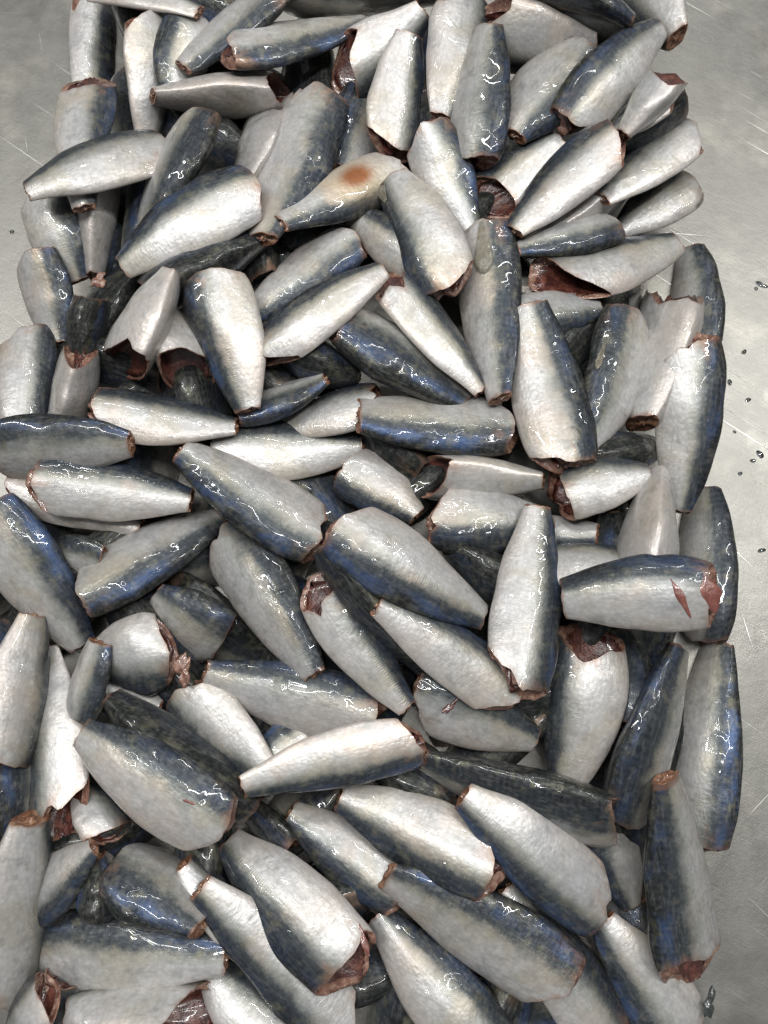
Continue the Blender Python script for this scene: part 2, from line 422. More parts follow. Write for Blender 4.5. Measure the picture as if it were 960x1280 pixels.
F(1, 255, 1158, 148, 1082, 76, 30, 'dark sardine above the wide horizontal fish at the lower left', dark=-.02)
F(1, 82, 1262, 270, 1268, 66, 165, 'white sardine at the bottom left edge with a long dark red opening', open=1, face=.14, sb=.05)
F(1, 635, 1105, 765, 1295, 78, 112, 'silvery sardine running to the bottom edge right of the lower centre')
F(1, 472, 1142, 622, 1312, 82, 98, 'pale sardine at the bottom edge below the wrinkled bluish fish')
F(1, 752, 1150, 852, 1300, 86, -92, 'sardine at the bottom right with a blue edge and white lower end', blue=1)
# --- third layer
F(2, 228, 85, 350, -18, 62, -78, 'diagonal sardine at the top left with a brown tail cut and dark lower edge')
F(2, 190, 120, 362, 116, 58, 152, 'white horizontal sardine at the upper left with a dark opening at its right end', open=1, face=.08, sb=.02, rag=1.4)
F(2, 328, 300, 396, 116, 94, -75, 'large round-ended sardine upper centre left, pale left half and dark right half', open=.1, sb=.10, sd=.10)
F(2, 512, 42, 492, 190, 66, 115, 'white sardine with its narrow tail up at the top centre', open=.3, tw=.45)
F(2, 552, 148, 582, 0, 72, -112, 'white sardine with a large wet glint at the top centre, tail down')
F(2, 640, 170, 732, 62, 94, -75, 'broad sardine at the upper right, pale left half and dark lower right half', open=.15)
F(2, 700, 172, 602, 258, 72, -100, 'short sardine with a dark brown opening facing down left at the upper right centre', open=.95, face=.14, sb=.02)
F(2, 752, 250, 863, 162, 64, 105, 'white sardine at the upper right edge with a torn head end and brown tail', open=.5, rag=1.5, notch=[(200,.07,22)])
F(2, 215, 338, 150, 462, 80, -142, 'white sardine at the left with a ragged open belly at its lower end', open=1, face=.06, rag=2.2, notch=[(130,.10,22),(215,.06,18)])
F(2, 297, 533, 116, 508, 64, -105, 'white sardine at the left centre with its brown head cut pointing left', open=.35)
F(2, 165, 555, -8, 568, 68, -52, 'dark blue sardine at the left edge with a round brown tail cut', blue=1, bend=-5)
F(2, 802, 530, 845, 352, 68, 168, 'white sardine at the right with a torn opening on top and a thin tail below', open=.8, face=.14, rag=1.8, notch=[(245,.14,35)], tw=.42)
F(2, 735, 556, 784, 392, 76, 66, 'curved bluish sardine with a small fin right of the tall two-tone fish', bend=-8, fins=[(.66,318,.22,14,.06)])
F(2, 812, 592, 690, 622, 72, -104, 'short greyish sardine with a ragged brown opening at its left end, right of centre', open=.9, face=.08, rag=1.6, sb=.04)
F(2, 680, 600, 518, 594, 52, 165, 'white sardine in the centre with a large dark red opening at its left end', open=1, face=.14, fat=1.2, sb=0)
F(2, 690, 652, 540, 650, 78, 86, 'thick sardine with a white top and dark lower side right of the centre')
F(2, 103, 808, -12, 640, 86, -76, 'big diagonal sardine at the left edge with a bright blue back', blue=1)
F(2, 110, 832, 214, 816, 86, -100, 'short broad sardine with a torn right end and pale round flank at the left', open=.7, rag=1.5, sd=.06)
F(2, 195, 742, 280, 800, 74, 62, 'dark striped sardine with a brown cut at its lower right end left of centre', open=.7, face=.08, sb=.02, dark=-.05)
F(2, 670, 926, 520, 868, 76, -72, 'sardine with a blue glinting tail below the white diagonal fish in the lower centre')
F(2, 704, 990, 736, 786, 90, 100, 'white sardine with an opened red head end below the slit fish', open=1, face=.06, sb=.03, notch=[(280,.10,40)])
F(2, 897, 803, 872, 1054, 70, 55, 'long blue-backed sardine standing on the lower right edge', blue=1, dark=0, tw=.42)
F(2, 848, 810, 782, 1022, 80, -48, 'dark blue sardine leaning left of the long right edge fish', tw=.45, blue=.8)
F(2, 362, 1014, 505, 1115, 72, -78, 'sardine with a brown tail cut and dark lower side left of the lower centre fish')
F(2, 250, 1108, 432, 1295, 82, -82, 'long mottled sardine running diagonally to the bottom edge left of centre', warm=.6)
F(2, 62, 808, 74, 1044, 82, -108, 'greyish white sardine at the left with a ragged cut at its lower end', open=.8, rag=1.6, tw=.30)
F(2, 125, 802, 98, 895, 54, 62, 'small dark blue tail with a round brown cut left of the short torn fish', blue=.8, tw=.6)
# --- fourth layer
F(3, 458, 25, 285, 64, 70, 80, 'two-toned sardine at the top with a white upper side and scalloped left end', rag=1.4, open=.3)
F(3, 33, 240, 203, 186, 78, 97, 'silver sardine reaching out over the steel at the upper left, tail pointing left', open=.45, sb=.14)
F(3, 178, 300, 252, 150, 74, -58, 'dark sardine with a thin pale left edge at the upper left', open=.2, dark=.03)
F(3, 350, 280, 502, 212, 66, -98, 'sardine with a round orange-brown stain on its flank at the upper centre', stain=1, warm=1, bend=5)
F(3, 612, 32, 592, 202, 78, 62, 'grey-green sardine with its narrow tail up at the top right of centre', dark=-.08, open=.3)
F(3, 590, 288, 532, 156, 64, -76, 'sardine with a bright blue right flank just above the finned grey fish', blue=1)
F(3, 825, 34, 712, 160, 70, -76, 'long sardine with a dark left side leaning steeply at the upper right', open=.5, face=.04, blue=.7)
F(3, 642, 290, 772, 170, 74, 105, 'smooth white sardine leaning right in the upper right part', open=.15)
F(3, 848, 303, 676, 350, 80, -104, 'wide sardine with a long dark red opening along its lower left end at the right', open=1, sb=.30, face=.04)
F(3, 310, 398, 446, 298, 70, -82, 'sardine with a blue-tinged lower right edge above the white diagonal centre fish', blue=.7)
F(3, 602, 490, 482, 344, 62, -106, 'slender white sardine with a dark notch at its upper head end in the centre', open=.9, notch=[(90,.10,25)], face=.04)
F(3, 240, 626, 42, 602, 76, -90, 'wide level sardine at the left, dark green above and white below', open=.35)
F(3, 848, 640, 864, 424, 76, -76, 'big upright sardine at the right edge, white left and blue right', blue=1, open=.3, face=.06)
F(3, 278, 647, 104, 745, 82, 70, 'broad sardine at the left with a white corner and wet dark blue back', blue=1, sb=.14)
F(3, 470, 756, 640, 876, 74, 102, 'white sardine with long wet glints ending right of the lower centre', open=.4, rag=1.5)
F(3, 510, 886, 396, 728, 70, -96, 'pale sardine with a red open head end under the tip of the big diagonal fish', open=.9, face=.05, sb=.04)
F(3, 255, 842, 470, 898, 84, 84, 'wide sardine lying level in the lower left centre, blue above and white below', blue=.7)
F(3, 525, 948, 768, 1032, 80, 36, 'dark olive-backed sardine lying across the lower right centre', dark=.0, blue=.1)
F(3, 42, 768, -2, 955, 64, 150, 'white tail-up sardine at the left edge beside the greyish one', tw=.45)
F(3, 285, 1050, 446, 1222, 98, -84, 'big white sardine with a torn red head end at the bottom centre left', open=1, face=.05, sb=.06, wounds=[(.78,150,.92,128,.0024)])
F(3, 578, 994, 748, 1136, 90, -86, 'white sardine with a brown-rimmed round head end below the dark olive fish', open=.3, face=.02)
F(3, 284, 1198, 52, 1184, 92, -86, 'wide level sardine lower left, dark blue above, white below, brown head cut left', open=.6, face=.02, blue=.8, dark=.06)
# --- fifth layer
F(4, 153, 336, 320, 238, 90, 90, 'large sardine leaning up right at the upper left with a dark blue upper edge', blue=.8, open=.2)
F(4, 490, 224, 562, 362, 76, -102, 'finned grey sardine pointing down right at the upper centre', fins=[(.16,40,.14,50,.10)], tw=.55, blue=.7, open=.7)
F(4, 480, 336, 330, 446, 68, -100, 'white sardine at the centre left leaning down left with a ragged lower end', open=.5, rag=1.8)
F(4, 310, 514, 262, 344, 84, 98, 'large upright sardine at the left centre, white with a blue left edge', blue=1, open=.1)
F(4, 660, 380, 710, 580, 88, 84, 'tall two-tone sardine right of the centre, white left and dark right', blue=.6, open=.1, tw=.50)
F(4, 393, 846, 280, 668, 82, -72, 'striped sardine with a dark right back left of the centre opening')
F(4, 703, 748, 893, 745, 88, 84, 'level sardine at the right edge with slit flank and red torn head end', open=.6, face=.10, sb=.02, tw=.52, blue=.7, rag=1.5, wounds=[(.66,290,.79,232,.0026),(.86,305,.95,235,.0060)])
F(4, 605, 772, 424, 655, 90, 78, 'big diagonal sardine in the centre with a pale upper side and brown head end', warm=.7, open=.3)
F(4, 102, 915, 278, 1036, 96, 80, 'large fish-belly-white sardine at the lower left with a small red speck', wounds=[(.70,285,.77,290,.0013)], dark=-.10, blue=.4, open=.25)
F(4, 38, 1022, 6, 1252, 70, 158, 'long white sardine along the lower left edge', tw=.5, open=.3)
F(4, 482, 1094, 708, 1232, 98, 76, 'wide sardine with bluish wrinkled back in the lower centre', blue=1, open=.2)
F(4, 424, 995, 618, 1092, 90, -88, 'pale rounded sardine with dark lower edge in the lower centre', open=.3)
F(4, 832, 973, 868, 1230, 98, -62, 'upright sardine at the lower right with a bright dark blue left side', blue=1, open=.6, face=.2, tface=-.012, tw=.42, dark=.0)
F(4, 302, 984, 522, 930, 70, -105, 'pale pinkish sardine lying level across the lower centre, tail left', warm=.8, bend=6)
# --- topmost
F(5, 625, 500, 604, 284, 72, -60, 'long bluish grey sardine with a fin at its upper end right of centre', fins=[(.96,85,.30,34,.10)], blue=.6, dark=-.04)
F(5, 447, 519, 640, 534, 82, -72, 'level sardine in the centre, white above and dark blue below', blue=1, open=.35, tw=.55)
F(5, 224, 562, 400, 676, 84, -76, 'big diagonal sardine left of centre with a bright blue lower edge', blue=1, open=.15, tw=.36)
F(5, 672, 632, 648, 862, 86, 98, 'tall white sardine with a dark blue right edge right of the centre', blue=.9, open=.1, tw=.36)

# the lowest layer, of which only slivers show
def lowest_layer():
    rng = random.Random(5)
    k = 0
    for iy in range(16):
        for ix in range(9):
            left = 205 if iy < 3 else max(-60, 205 - 62 * (iy - 2))
            px = left + ix * (800 - left) / 8 + (iy % 2) * 30 - 15 + rng.uniform(-14, 14)
            py = 40 + iy * 82 + rng.uniform(-18, 18)
            a = rng.uniform(0, 2 * math.pi)
            if ix in (0, 8):
                a = math.pi / 2 + rng.uniform(-0.25, 0.25)
            l = 80
            k += 1
            if px > 815:
                continue
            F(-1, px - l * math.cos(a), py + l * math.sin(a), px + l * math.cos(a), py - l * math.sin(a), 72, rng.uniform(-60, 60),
              LOW_LABEL.get(k, 'sardine buried in the lowest layer, showing only dark slivers in gaps between other fish'), dark=0.2, low_id=k, hid=k in BURIED_OUT, fat=1.05, blue=rng.random(), low=True)  # skin colour darkened here to deepen the shade in the gaps
BURIED_OUT = {37, 46, 18, 4, 8, 9, 15, 55, 64, 73, 82, 91, 100, 103, 109, 110, 115, 118, 120, 123, 127, 129, 131, 134, 136, 137, 138, 139, 140, 10, 26, 80, 7, 13, 29, 6, 34, 119, 41, 27, 116, 101, 133, 48, 44, 126, 17, 121, 78, 124, 51, 130, 3, 22, 56, 128, 79, 5, 16, 35, 21,125,93,61,39,52,104,70,59,23,63,42,50,114,65,87,62}      # out of sight: they only hold the others up
LOW_LABEL = {
    2: 'dark buried sardine at the top edge left of the diagonal fish',
    28: 'dark buried sardine squeezed between the left white tail and the upper left diagonal fish',
    11: 'dark buried sardine under the brown tail of the top left diagonal fish',
    117: 'dark buried sardine below the leaning dark blue fish at the lower right',
    75: 'dark buried sardine under the white corner of the wet blue-backed left fish',
    76: 'dark buried sardine between the wet blue-backed fish and the striped dark-backed fish',
    89: 'dark buried sardine under the tail half of the slit fish',
    90: 'dark buried sardine under the torn head half of the slit fish',
    19: 'dark buried sardine between the ragged upright fish and the curved slender fish, upper left',
    45: 'dark buried sardine under the thin tail of the fish with the long opening',
    53: 'dark buried sardine between the tall two-tone fish and the curved bluish finned fish',
    71: 'dark buried sardine behind the head of the tall two-tone fish',
    135: 'dark buried sardine left of the upright dark blue fish at the lower right',
    111: 'dark buried sardine beside the short blue-bellied tail at the lower left',
    113: 'dark buried sardine just below the tail of the pale pinkish level fish',
    30: 'dark buried sardine above the tail end of the blue-tinged centre left fish',
    106: 'dark buried sardine under the blue glinting tail of the lower centre',
    38: 'dark buried sardine behind the black fish with the brown cut at the left',
    69: 'dark buried sardine in front of the dark red opening at the centre',
    12: 'dark buried sardine between the white dark-mouthed fish and the flap fish near the top',
    84: 'dark buried sardine behind the pale round flank of the short torn left fish',
    20: 'dark buried sardine right of the dark thin-edged fish at the upper left',
    105: 'dark buried sardine under the right end of the pale pinkish level fish',
    47: 'dark buried sardine in front of the ragged open belly at the left',
    66: 'dark buried sardine right of the round tail cut of the dark blue left fish',
    141: 'dark buried sardine at the bottom edge of the photo, centre',
    68: 'dark buried sardine under the middle of the big blue-edged diagonal fish',
    132: 'dark buried sardine below the torn red head end at the bottom centre left',
    60: 'dark buried sardine just below the level white and dark blue centre fish',
    58: 'dark buried sardine left of the tail of the large upright left centre fish',
    85: 'dark buried sardine below the tail of the striped dark-backed fish, left of centre',
}
lowest_layer()

# ------------------------------------------------------------------ heap: let each fish sink onto those below it
GX, GY, GC = -0.42, -0.46, 0.003
NX, NY = 280, 320
H = np.zeros((NX, NY))
def cells(xy):
    i = np.clip(((xy[..., 0] - GX) / GC).astype(int), 0, NX - 1)
    j = np.clip(((xy[..., 1] - GY) / GC).astype(int), 0, NY - 1)
    return i, j

PS = np.array([0, .06, .15, .28, .42, .56, .70, .82, .92, 1.0])
PV = np.array([.37, .45, .59, .77, .91, .985, 1.0, .955, .85, .70])
def prof(s, tw=0.40):
    v = np.interp(s, PS, PV)
    return np.where(s < 0.45, v + (tw - 0.36) * (1 - s / 0.45), v)
def smooth_prof():
    xs = np.linspace(0, 1, 401)
    v = np.interp(xs, PS, PV)
    ker = np.hanning(41); ker /= ker.sum()
    vp = np.convolve(np.pad(v, 20, mode='reflect', reflect_type='odd'), ker, mode='valid')
    return xs, vp
PX_, PV_ = smooth_prof()
def prof(s, tw=0.40):
    s = np.clip(s, 0, 1)
    v = np.interp(s, PX_, PV_)
    return v + (tw - 0.36) * np.clip(1 - s / 0.45, 0, 1)

def settle(row):
    tier, idx, tx, ty, hx, hy, w, roll, label, o = row
    r = math.radians(roll)
    w = w * (1.13 if tier < 3 else 1.09)
    hx, hy = hx + 0.045 * (hx - tx), hy + 0.045 * (hy - ty)
    ratio = 0.42 + 0.20 * math.cos(r) ** 2
    ratio *= o.get('fat', 1.0)
    z0 = z1 = 0.05
    S = np.linspace(0, 1, 25)
    V = np.linspace(-0.92, 0.92, 11)
    best = None
    for it in range(9):
        zt, zh = (z0, z1)
        a = spot(tx, ty, zt); b = spot(hx, hy, zh)
        d = b - a
        L = np.linalg.norm(d[:2])
        ps = px_size((tx + hx) / 2, (ty + hy) / 2, (zt + zh) / 2)
        hh = 0.5 * w * ps / math.sqrt(math.sin(r) ** 2 + (ratio * math.cos(r)) ** 2)
        tt = hh * ratio
        hw = 0.5 * w * ps * 0.98
        vh = math.sqrt((hh * math.cos(r)) ** 2 + (tt * math.sin(r)) ** 2)
        left = np.array((-d[1], d[0])) / L
        bend = o.get('bend', random.Random(idx).uniform(-5, 5)) * ps
        p = prof(S, o.get('tw', 0.36))
        ctr = a[None, :2] + S[:, None] * d[None, :2] + (bend * 4 * S * (1 - S))[:, None] * left[None]
        xy = ctr[:, None, :] + (V[None, :] * (hw * p)[:, None])[..., None] * left[None, None]
        i, j = cells(xy)
        low = (vh * p)[:, None] * np.sqrt(1 - V ** 2)[None]
        need = H[i, j] + low - (0.80 * vh * p)[:, None]
        # it has to rest on what lies below, and its upper side has to come out above it
        vis = H[i, j] - (vh * p)[:, None] * np.sqrt(1 - V ** 2)[None] + 0.001
        req = np.maximum(np.percentile(need, 62, axis=1), 0.80 * vh * p)
        if tier < 0:
            req = 0.80 * vh * p
        if tier >= 1:
            req = np.maximum(req, np.percentile(vis[:, 2:-2], 80, axis=1))
        u = S - 0.5
        best = None
        for slope in np.linspace(-0.24, 0.24, 13):
            for c in np.linspace(-0.08, 0.12, 9):
                base = slope * L * u - c * L * u * u * 2
                aa = np.sort(req - base)[-2]
                cost = np.mean(base + aa) + 0.004 * abs(slope) + 0.004 * abs(c)
                if best is None or cost < best[0]:
                    best = (cost, slope, c, aa)
        _, slope, c, aa = best
        zc = aa + slope * L * u - c * L * u * u * 2
        z0, z1 = 0.5 * z0 + 0.5 * zc[0], 0.5 * z1 + 0.5 * zc[-1]
    a = spot(tx, ty, zc[0]); b = spot(hx, hy, zc[-1]); d = b - a
    L = np.linalg.norm(d[:2]); left = np.array((-d[1], d[0])) / L
    S2 = np.linspace(0, 1, 70); V2 = np.linspace(-0.98, 0.98, 31)
    p = prof(S2, o.get('tw', 0.36))
    ctr = a[None, :2] + S2[:, None] * d[None, :2] + (bend * 4 * S2 * (1 - S2))[:, None] * left[None]
    xy = ctr[:, None, :] + (V2[None, :] * (hw * p)[:, None])[..., None] * left[None, None]
    i, j = cells(xy)
    u2 = S2 - 0.5
    zc2 = aa + slope * L * u2 - c * L * u2 * u2 * 2
    top = zc2[:, None] + (vh * p)[:, None] * np.sqrt(1 - V2 ** 2)[None]
    np.maximum.at(H, (i.ravel(), j.ravel()), top.ravel())
    return dict(a=a, d=d, L=L, hh=hh, tt=tt, r=r, bend=bend, slope=slope, c=c, aa=aa, left=left, vh=vh)

def make_fish(row, g):
    tier, idx, tx, ty, hx, hy, w, roll, label, o = row
    rng = np.random.default_rng(1000 + idx)
    L, hh, tt, r, bend = g['L'], g['hh'], g['tt'], g['r'], g['bend']
    mid = g['a'][:2] + 0.5 * g['d'][:2]
    head = math.atan2(g['d'][1], g['d'][0])
    zmid = g['aa']
    root = bpy.data.objects.new('sardine', None)
    root.empty_display_size = 0.02
    root.location = (mid[0], mid[1], zmid)
    root.rotation_euler = (0, 0, head)
    COL.objects.link(root)
    root['label'] = label; root['category'] = 'fish'
    if 'low_id' in o:
        root['low_id'] = o['low_id']
    root['group'] = 'headless sardines heaped on the steel table'
    tw = o.get('tw', 0.36)
    twist = math.radians(rng.uniform(-16, 16))
    dents = [(rng.uniform(.2, .9), rng.uniform(-2.2, 2.2), rng.uniform(.05, .13), rng.uniform(.25, .6), rng.uniform(.02, .055)) for _ in range(8)]
    # random soft dents as a sum of waves over length and girth
    waves = [(rng.uniform(1, 7), rng.integers(-3, 4), rng.uniform(0, 6.28), rng.uniform(0.3, 1.0)) for _ in range(10)]
    amp = 0.028
    def dent(s, phi):
        q = np.zeros_like(s + phi)
        for fs, fp, ph, a_ in waves:
            q = q + a_ * np.sin(fs * 3.14 * s + fp * phi + ph) / (1 + 0.3 * fs)
        q = amp * q
        for ds_, dp_, ws_, wp_, da_ in dents:
            dphi = (phi - dp_ + math.pi) % (2 * math.pi) - math.pi
            q = q - da_ * np.exp(-((s - ds_) / ws_) ** 2 - (dphi / wp_) ** 2)
        return q
    cr, sr = math.cos(r), math.sin(r)
    def pos(s, phi, k=1.0, zoff=0.0, ky=None):
        """body surface: s along, phi around (0 = back), k = inset, zoff = shift of the inset centre in half heights"""
        s = np.asarray(s, float); phi = np.asarray(phi, float)
        s, phi = np.broadcast_arrays(s, phi)
        p = prof(s, tw) * (1 + dent(s, phi))
        zc = np.cos(phi); yc = np.sin(phi)
        yc = np.sign(yc) * np.abs(yc) ** 1.22
        fl = np.clip((s - 0.45) / 0.5, 0, 1)
        keel = 1 - 0.16 * np.clip(-zc, 0, 1) - 0.20 * fl * np.clip(-zc, 0, 1) ** 2
        zb = hh * p * (k * zc + zoff)
        yb = tt * p * (ky if ky is not None else k) * yc * keel
        # sagging: what faces down is flattened a little
        ra = r + twist * (s - 0.6)
        cr_, sr_ = np.cos(ra), np.sin(ra)
        up = zb * cr_ - yb * sr_
        lf = zb * sr_ + yb * cr_
        u = s - 0.5
        X = u * L
        Y = bend * 4 * s * (1 - s) - bend * 2 / 3 * 0
        Z = g['slope'] * L * u - g['c'] * L * u * u * 2
        dY = bend * 4 * (1 - 2 * s) / L
        dZ = g['slope'] - g['c'] * 4 * u
        T = np.stack([np.ones_like(dY), dY, dZ], -1); T /= np.linalg.norm(T, axis=-1, keepdims=True)
        LF = np.stack([-T[..., 1], T[..., 0], np.zeros_like(dY)], -1); LF /= np.linalg.norm(LF, axis=-1, keepdims=True)
        UP = np.cross(T, LF)
        P = np.stack([X, Y, Z], -1) + UP * up[..., None] + LF * lf[..., None]
        return P
    M, N = (24, 22) if o.get('low') else (44, 46)
    phi = np.arange(M) / M * 2 * math.pi
    zc = np.cos(phi); yc = np.sin(phi)
    upn = zc * cr - yc * sr
    rag = np.zeros(M)
    for f_, a_ in ((2, .5), (3, .5), (5, .55), (8, .5), (13, .4), (19, .3)):
        rag += a_ * np.sin(f_ * phi + rng.uniform(0, 6.28))
    rag *= 0.0052 * o.get('rag', 1.0)
    auto = [(rng.uniform(60, 300), rng.uniform(.02, .06), rng.uniform(10, 26)) for _ in range(rng.integers(0, 3))]
    for nb in o.get('notch', auto):               # torn notches: (angle from the back in degrees, depth, half width)
        dphi = np.abs((phi - math.radians(nb[0]) + math.pi) % (2 * math.pi) - math.pi)
        rag -= nb[1] * np.clip(1 - dphi / math.radians(nb[2]), 0, 1)
    sb = o.get('sb', 0.09 + 0.13 * rng.random())
    sd = o.get('sd', rng.uniform(0.0, 0.06))
    face = o.get('face', 0.03)
    if o.get('open', 0) >= 0.8:
        face = 1.5 * face + 0.07
    s1 = 1.0 - sb * np.clip(-zc, 0, 1) ** 1.6 - sd * np.clip(zc, 0, 1) ** 2 - face * (upn + 1) * 0.5 + rag
    s0 = o.get('tface', 0.009) * (upn + 1) * 0.5 + 0.004 * np.sin(3 * phi + idx) + 0.003 * np.sin(7 * phi + 2 * idx)
    sig = np.linspace(0, 1, N)
    sig = sig + 0.06 * np.sin(2 * math.pi * sig) * -1 * 0.9
    Sg = s0[None] + (s1 - s0)[None] * sig[:, None]
    Ph = np.broadcast_to(phi[None], Sg.shape)
    P = pos(Sg, Ph)
    faces = []
    for i in range(N - 1):
        for j in range(M):
            j2 = (j + 1) % M
            faces.append((i * M + j, i * M + j2, (i + 1) * M + j2, (i + 1) * M + j))
    body = np.stack([Sg, np.broadcast_to(zc[None], Sg.shape), np.broadcast_to(yc[None], Sg.shape)], -1).reshape(-1, 3)
    rest = np.stack([Sg * L, tt * prof(Sg, tw) * yc[None], hh * prof(Sg, tw) * zc[None]], -1).reshape(-1, 3)
    edge = np.broadcast_to(sig[:, None], Sg.shape).ravel()
    bo = mesh_obj('body', P.reshape(-1, 3), faces, M_SKIN, root,
                  {'body': ('FLOAT_VECTOR', body), 'rest': ('FLOAT_VECTOR', rest), 'edge': ('FLOAT', edge)})
    bo['dark'] = float(o.get('dark', rng.uniform(-0.17, 0.06)))
    bo['warm'] = float(o.get('warm', rng.uniform(0, 0.5)))
    bo['blue'] = float(o.get('blue', rng.uniform(0.1, 1.0)))
    bo['tick'] = float(max(0.0, rng.uniform(-0.5, 1.0)))
    bo['stain'] = float(o.get('stain', 0.0))
    # head end: rim of flesh, then the opened belly
    op = o.get('open', 0.55)
    jit = lambda a_: rng.normal(0, a_, M)
    lip = 0.0011 / L
    rings = [P[-1],
             pos(s1 + lip * 0.4, phi, 0.965),
             pos(s1 - 0.0016 / L + jit(0.0006 / L), phi, 0.90),
             pos(s1 - 0.0030 / L + jit(0.0008 / L), phi, (0.90 + 0.66 * op) / 2 + 0.06, -0.10 * (1 - op)),
             pos(s1 - 0.0038 / L + jit(0.0011 / L), phi, 0.26 + 0.50 * op, -0.22 + 0.12 * op, 0.22 + 0.58 * op)]
    V = np.concatenate(rings)
    fc = []
    for i in range(len(rings) - 1):
        for j in range(M):
            j2 = (j + 1) % M
            fc.append((i * M + j, i * M + j2, (i + 1) * M + j2, (i + 1) * M + j))
    mesh_obj('head_cut', V, fc, M_FLESH, root)
    k0 = (0.26 + 0.50 * op, -0.22 + 0.12 * op, 0.22 + 0.58 * op)
    dp = 0.10 + 0.22 * op
    rings2 = [rings[-1]] + [pos(s1 - dp * q, phi, k0[0] * (1 - 0.75 * q ** 2), k0[1] - 0.1 * q, k0[2] * (1 - 0.75 * q ** 2)) for q in (0.12, 0.3, 0.6, 1.0)]
    V = np.concatenate(rings2 + [rings2[-1].mean(0, keepdims=True)])
    fc = []
    for i in range(len(rings2) - 1):
        for j in range(M):
            j2 = (j + 1) % M
            fc.append((i * M + j, i * M + j2, (i + 1) * M + j2, (i + 1) * M + j))
    last = (len(rings2) - 1) * M
    for j in range(M):
        fc.append((last + j, last + (j + 1) % M, len(V) - 1))
    mesh_obj('belly_cavity', V, fc, M_CAVITY, root)
    # tail end: brown disc of flesh with the backbone stub
    r0 = P[0]
    r1 = pos(s0 - 0.0004 / L, phi, 0.90)
    r2 = pos(s0 + 0.0012 / L + jit(0.0005 / L), phi, 0.62)
    r3 = pos(s0 + 0.0010 / L + jit(0.0004 / L), phi, 0.24)
    r4 = pos(s0 - 0.0008 / L, phi, 0.16)
    V = np.concatenate([r0, r1, r2, r3, r4, r4.mean(0, keepdims=True)])
    fc = []
    for i in range(4):
        for j in range(M):
            j2 = (j + 1) % M
            fc.append((i * M + j2, i * M + j, (i + 1) * M + j, (i + 1) * M + j2))
    for j in range(M):
        fc.append((4 * M + (j + 1) % M, 4 * M + j, 5 * M))
    mesh_obj('tail_cut', V, fc, M_TAIL, root)
    # fins that were left on: (s at the root, angle from the back, length in s, spread in degrees, lift)
    for fs, fa, fl_, sp, lift in o.get('fins', []):
        nt, nq = 9, 13
        t_ = np.linspace(0, 1, nt)[:, None]; q_ = np.linspace(-0.5, 0.5, nq)[None]
        rip = 0.012 * np.cos(np.arange(nq) * math.pi)[None] * np.sqrt(t_)
        ss = fs - fl_ * t_ * (1 - 0.25 * np.abs(q_ * 2) ** 2) + 0 * q_
        ph = math.radians(fa) + math.radians(sp) * q_ * (0.25 + 0.75 * t_)
        kk = 1.012 + rip + lift * t_
        A = pos(ss, ph, kk); B = pos(ss, ph, kk - 0.02)
        V = np.concatenate([A.reshape(-1, 3), B.reshape(-1, 3)])
        n_ = nt * nq
        fc = []
        for i in range(nt - 1):
            for j in range(nq - 1):
                q0 = i * nq + j
                fc.append((q0, q0 + 1, q0 + nq + 1, q0 + nq))
                fc.append((n_ + q0 + nq, n_ + q0 + nq + 1, n_ + q0 + 1, n_ + q0))
        bd = [j for j in range(nq)] + [i * nq + nq - 1 for i in range(1, nt)] + [(nt - 1) * nq + j for j in range(nq - 2, -1, -1)] + [i * nq for i in range(nt - 2, 0, -1)]
        for x in range(len(bd)):
            y = bd[(x + 1) % len(bd)]
            fc.append((y, bd[x], n_ + bd[x], n_ + y))
        mesh_obj('fin', V, fc, M_FIN, root)
    # open wounds: (s0, angle0, s1, angle1, half width in metres)
    for ws, wa, we, wb, ww in o.get('wounds', []):
        nt, nq = 14, 7
        t_ = np.linspace(0, 1, nt)[:, None]; q_ = np.linspace(-1, 1, nq)[None]
        wid = ww * np.sin(math.pi * np.clip(t_, 0.02, 0.98)) ** 0.8 * (1 + 0.25 * np.sin(9 * t_ + idx))
        dsx = (we - ws) * L; dpa = math.radians(wb - wa) * hh
        ln = math.hypot(dsx, dpa)
        ss = ws + (we - ws) * t_ + (dpa / ln) * q_ * wid / L
        ph = math.radians(wa) + math.radians(wb - wa) * t_ - (dsx / ln) * q_ * wid / hh
        kk = 1.008 + 0.035 * (1 - q_ ** 2) + 0 * t_
        kk[:, 0] = 0.97; kk[:, -1] = 0.97
        V = pos(ss, ph, kk).reshape(-1, 3)
        fc = [(i * nq + j, i * nq + j + 1, (i + 1) * nq + j + 1, (i + 1) * nq + j) for i in range(nt - 1) for j in range(nq - 1)]
        mesh_obj('wound', V, fc, M_WOUND, root)
    return root

FISH.sort(key=lambda q: (q[0], q[1]))
for row in FISH:
    g = settle(row)
    if not row[9].get('hid'):
        make_fish(row, g)
print('heap height', H.max(), 'fish', len(FISH))

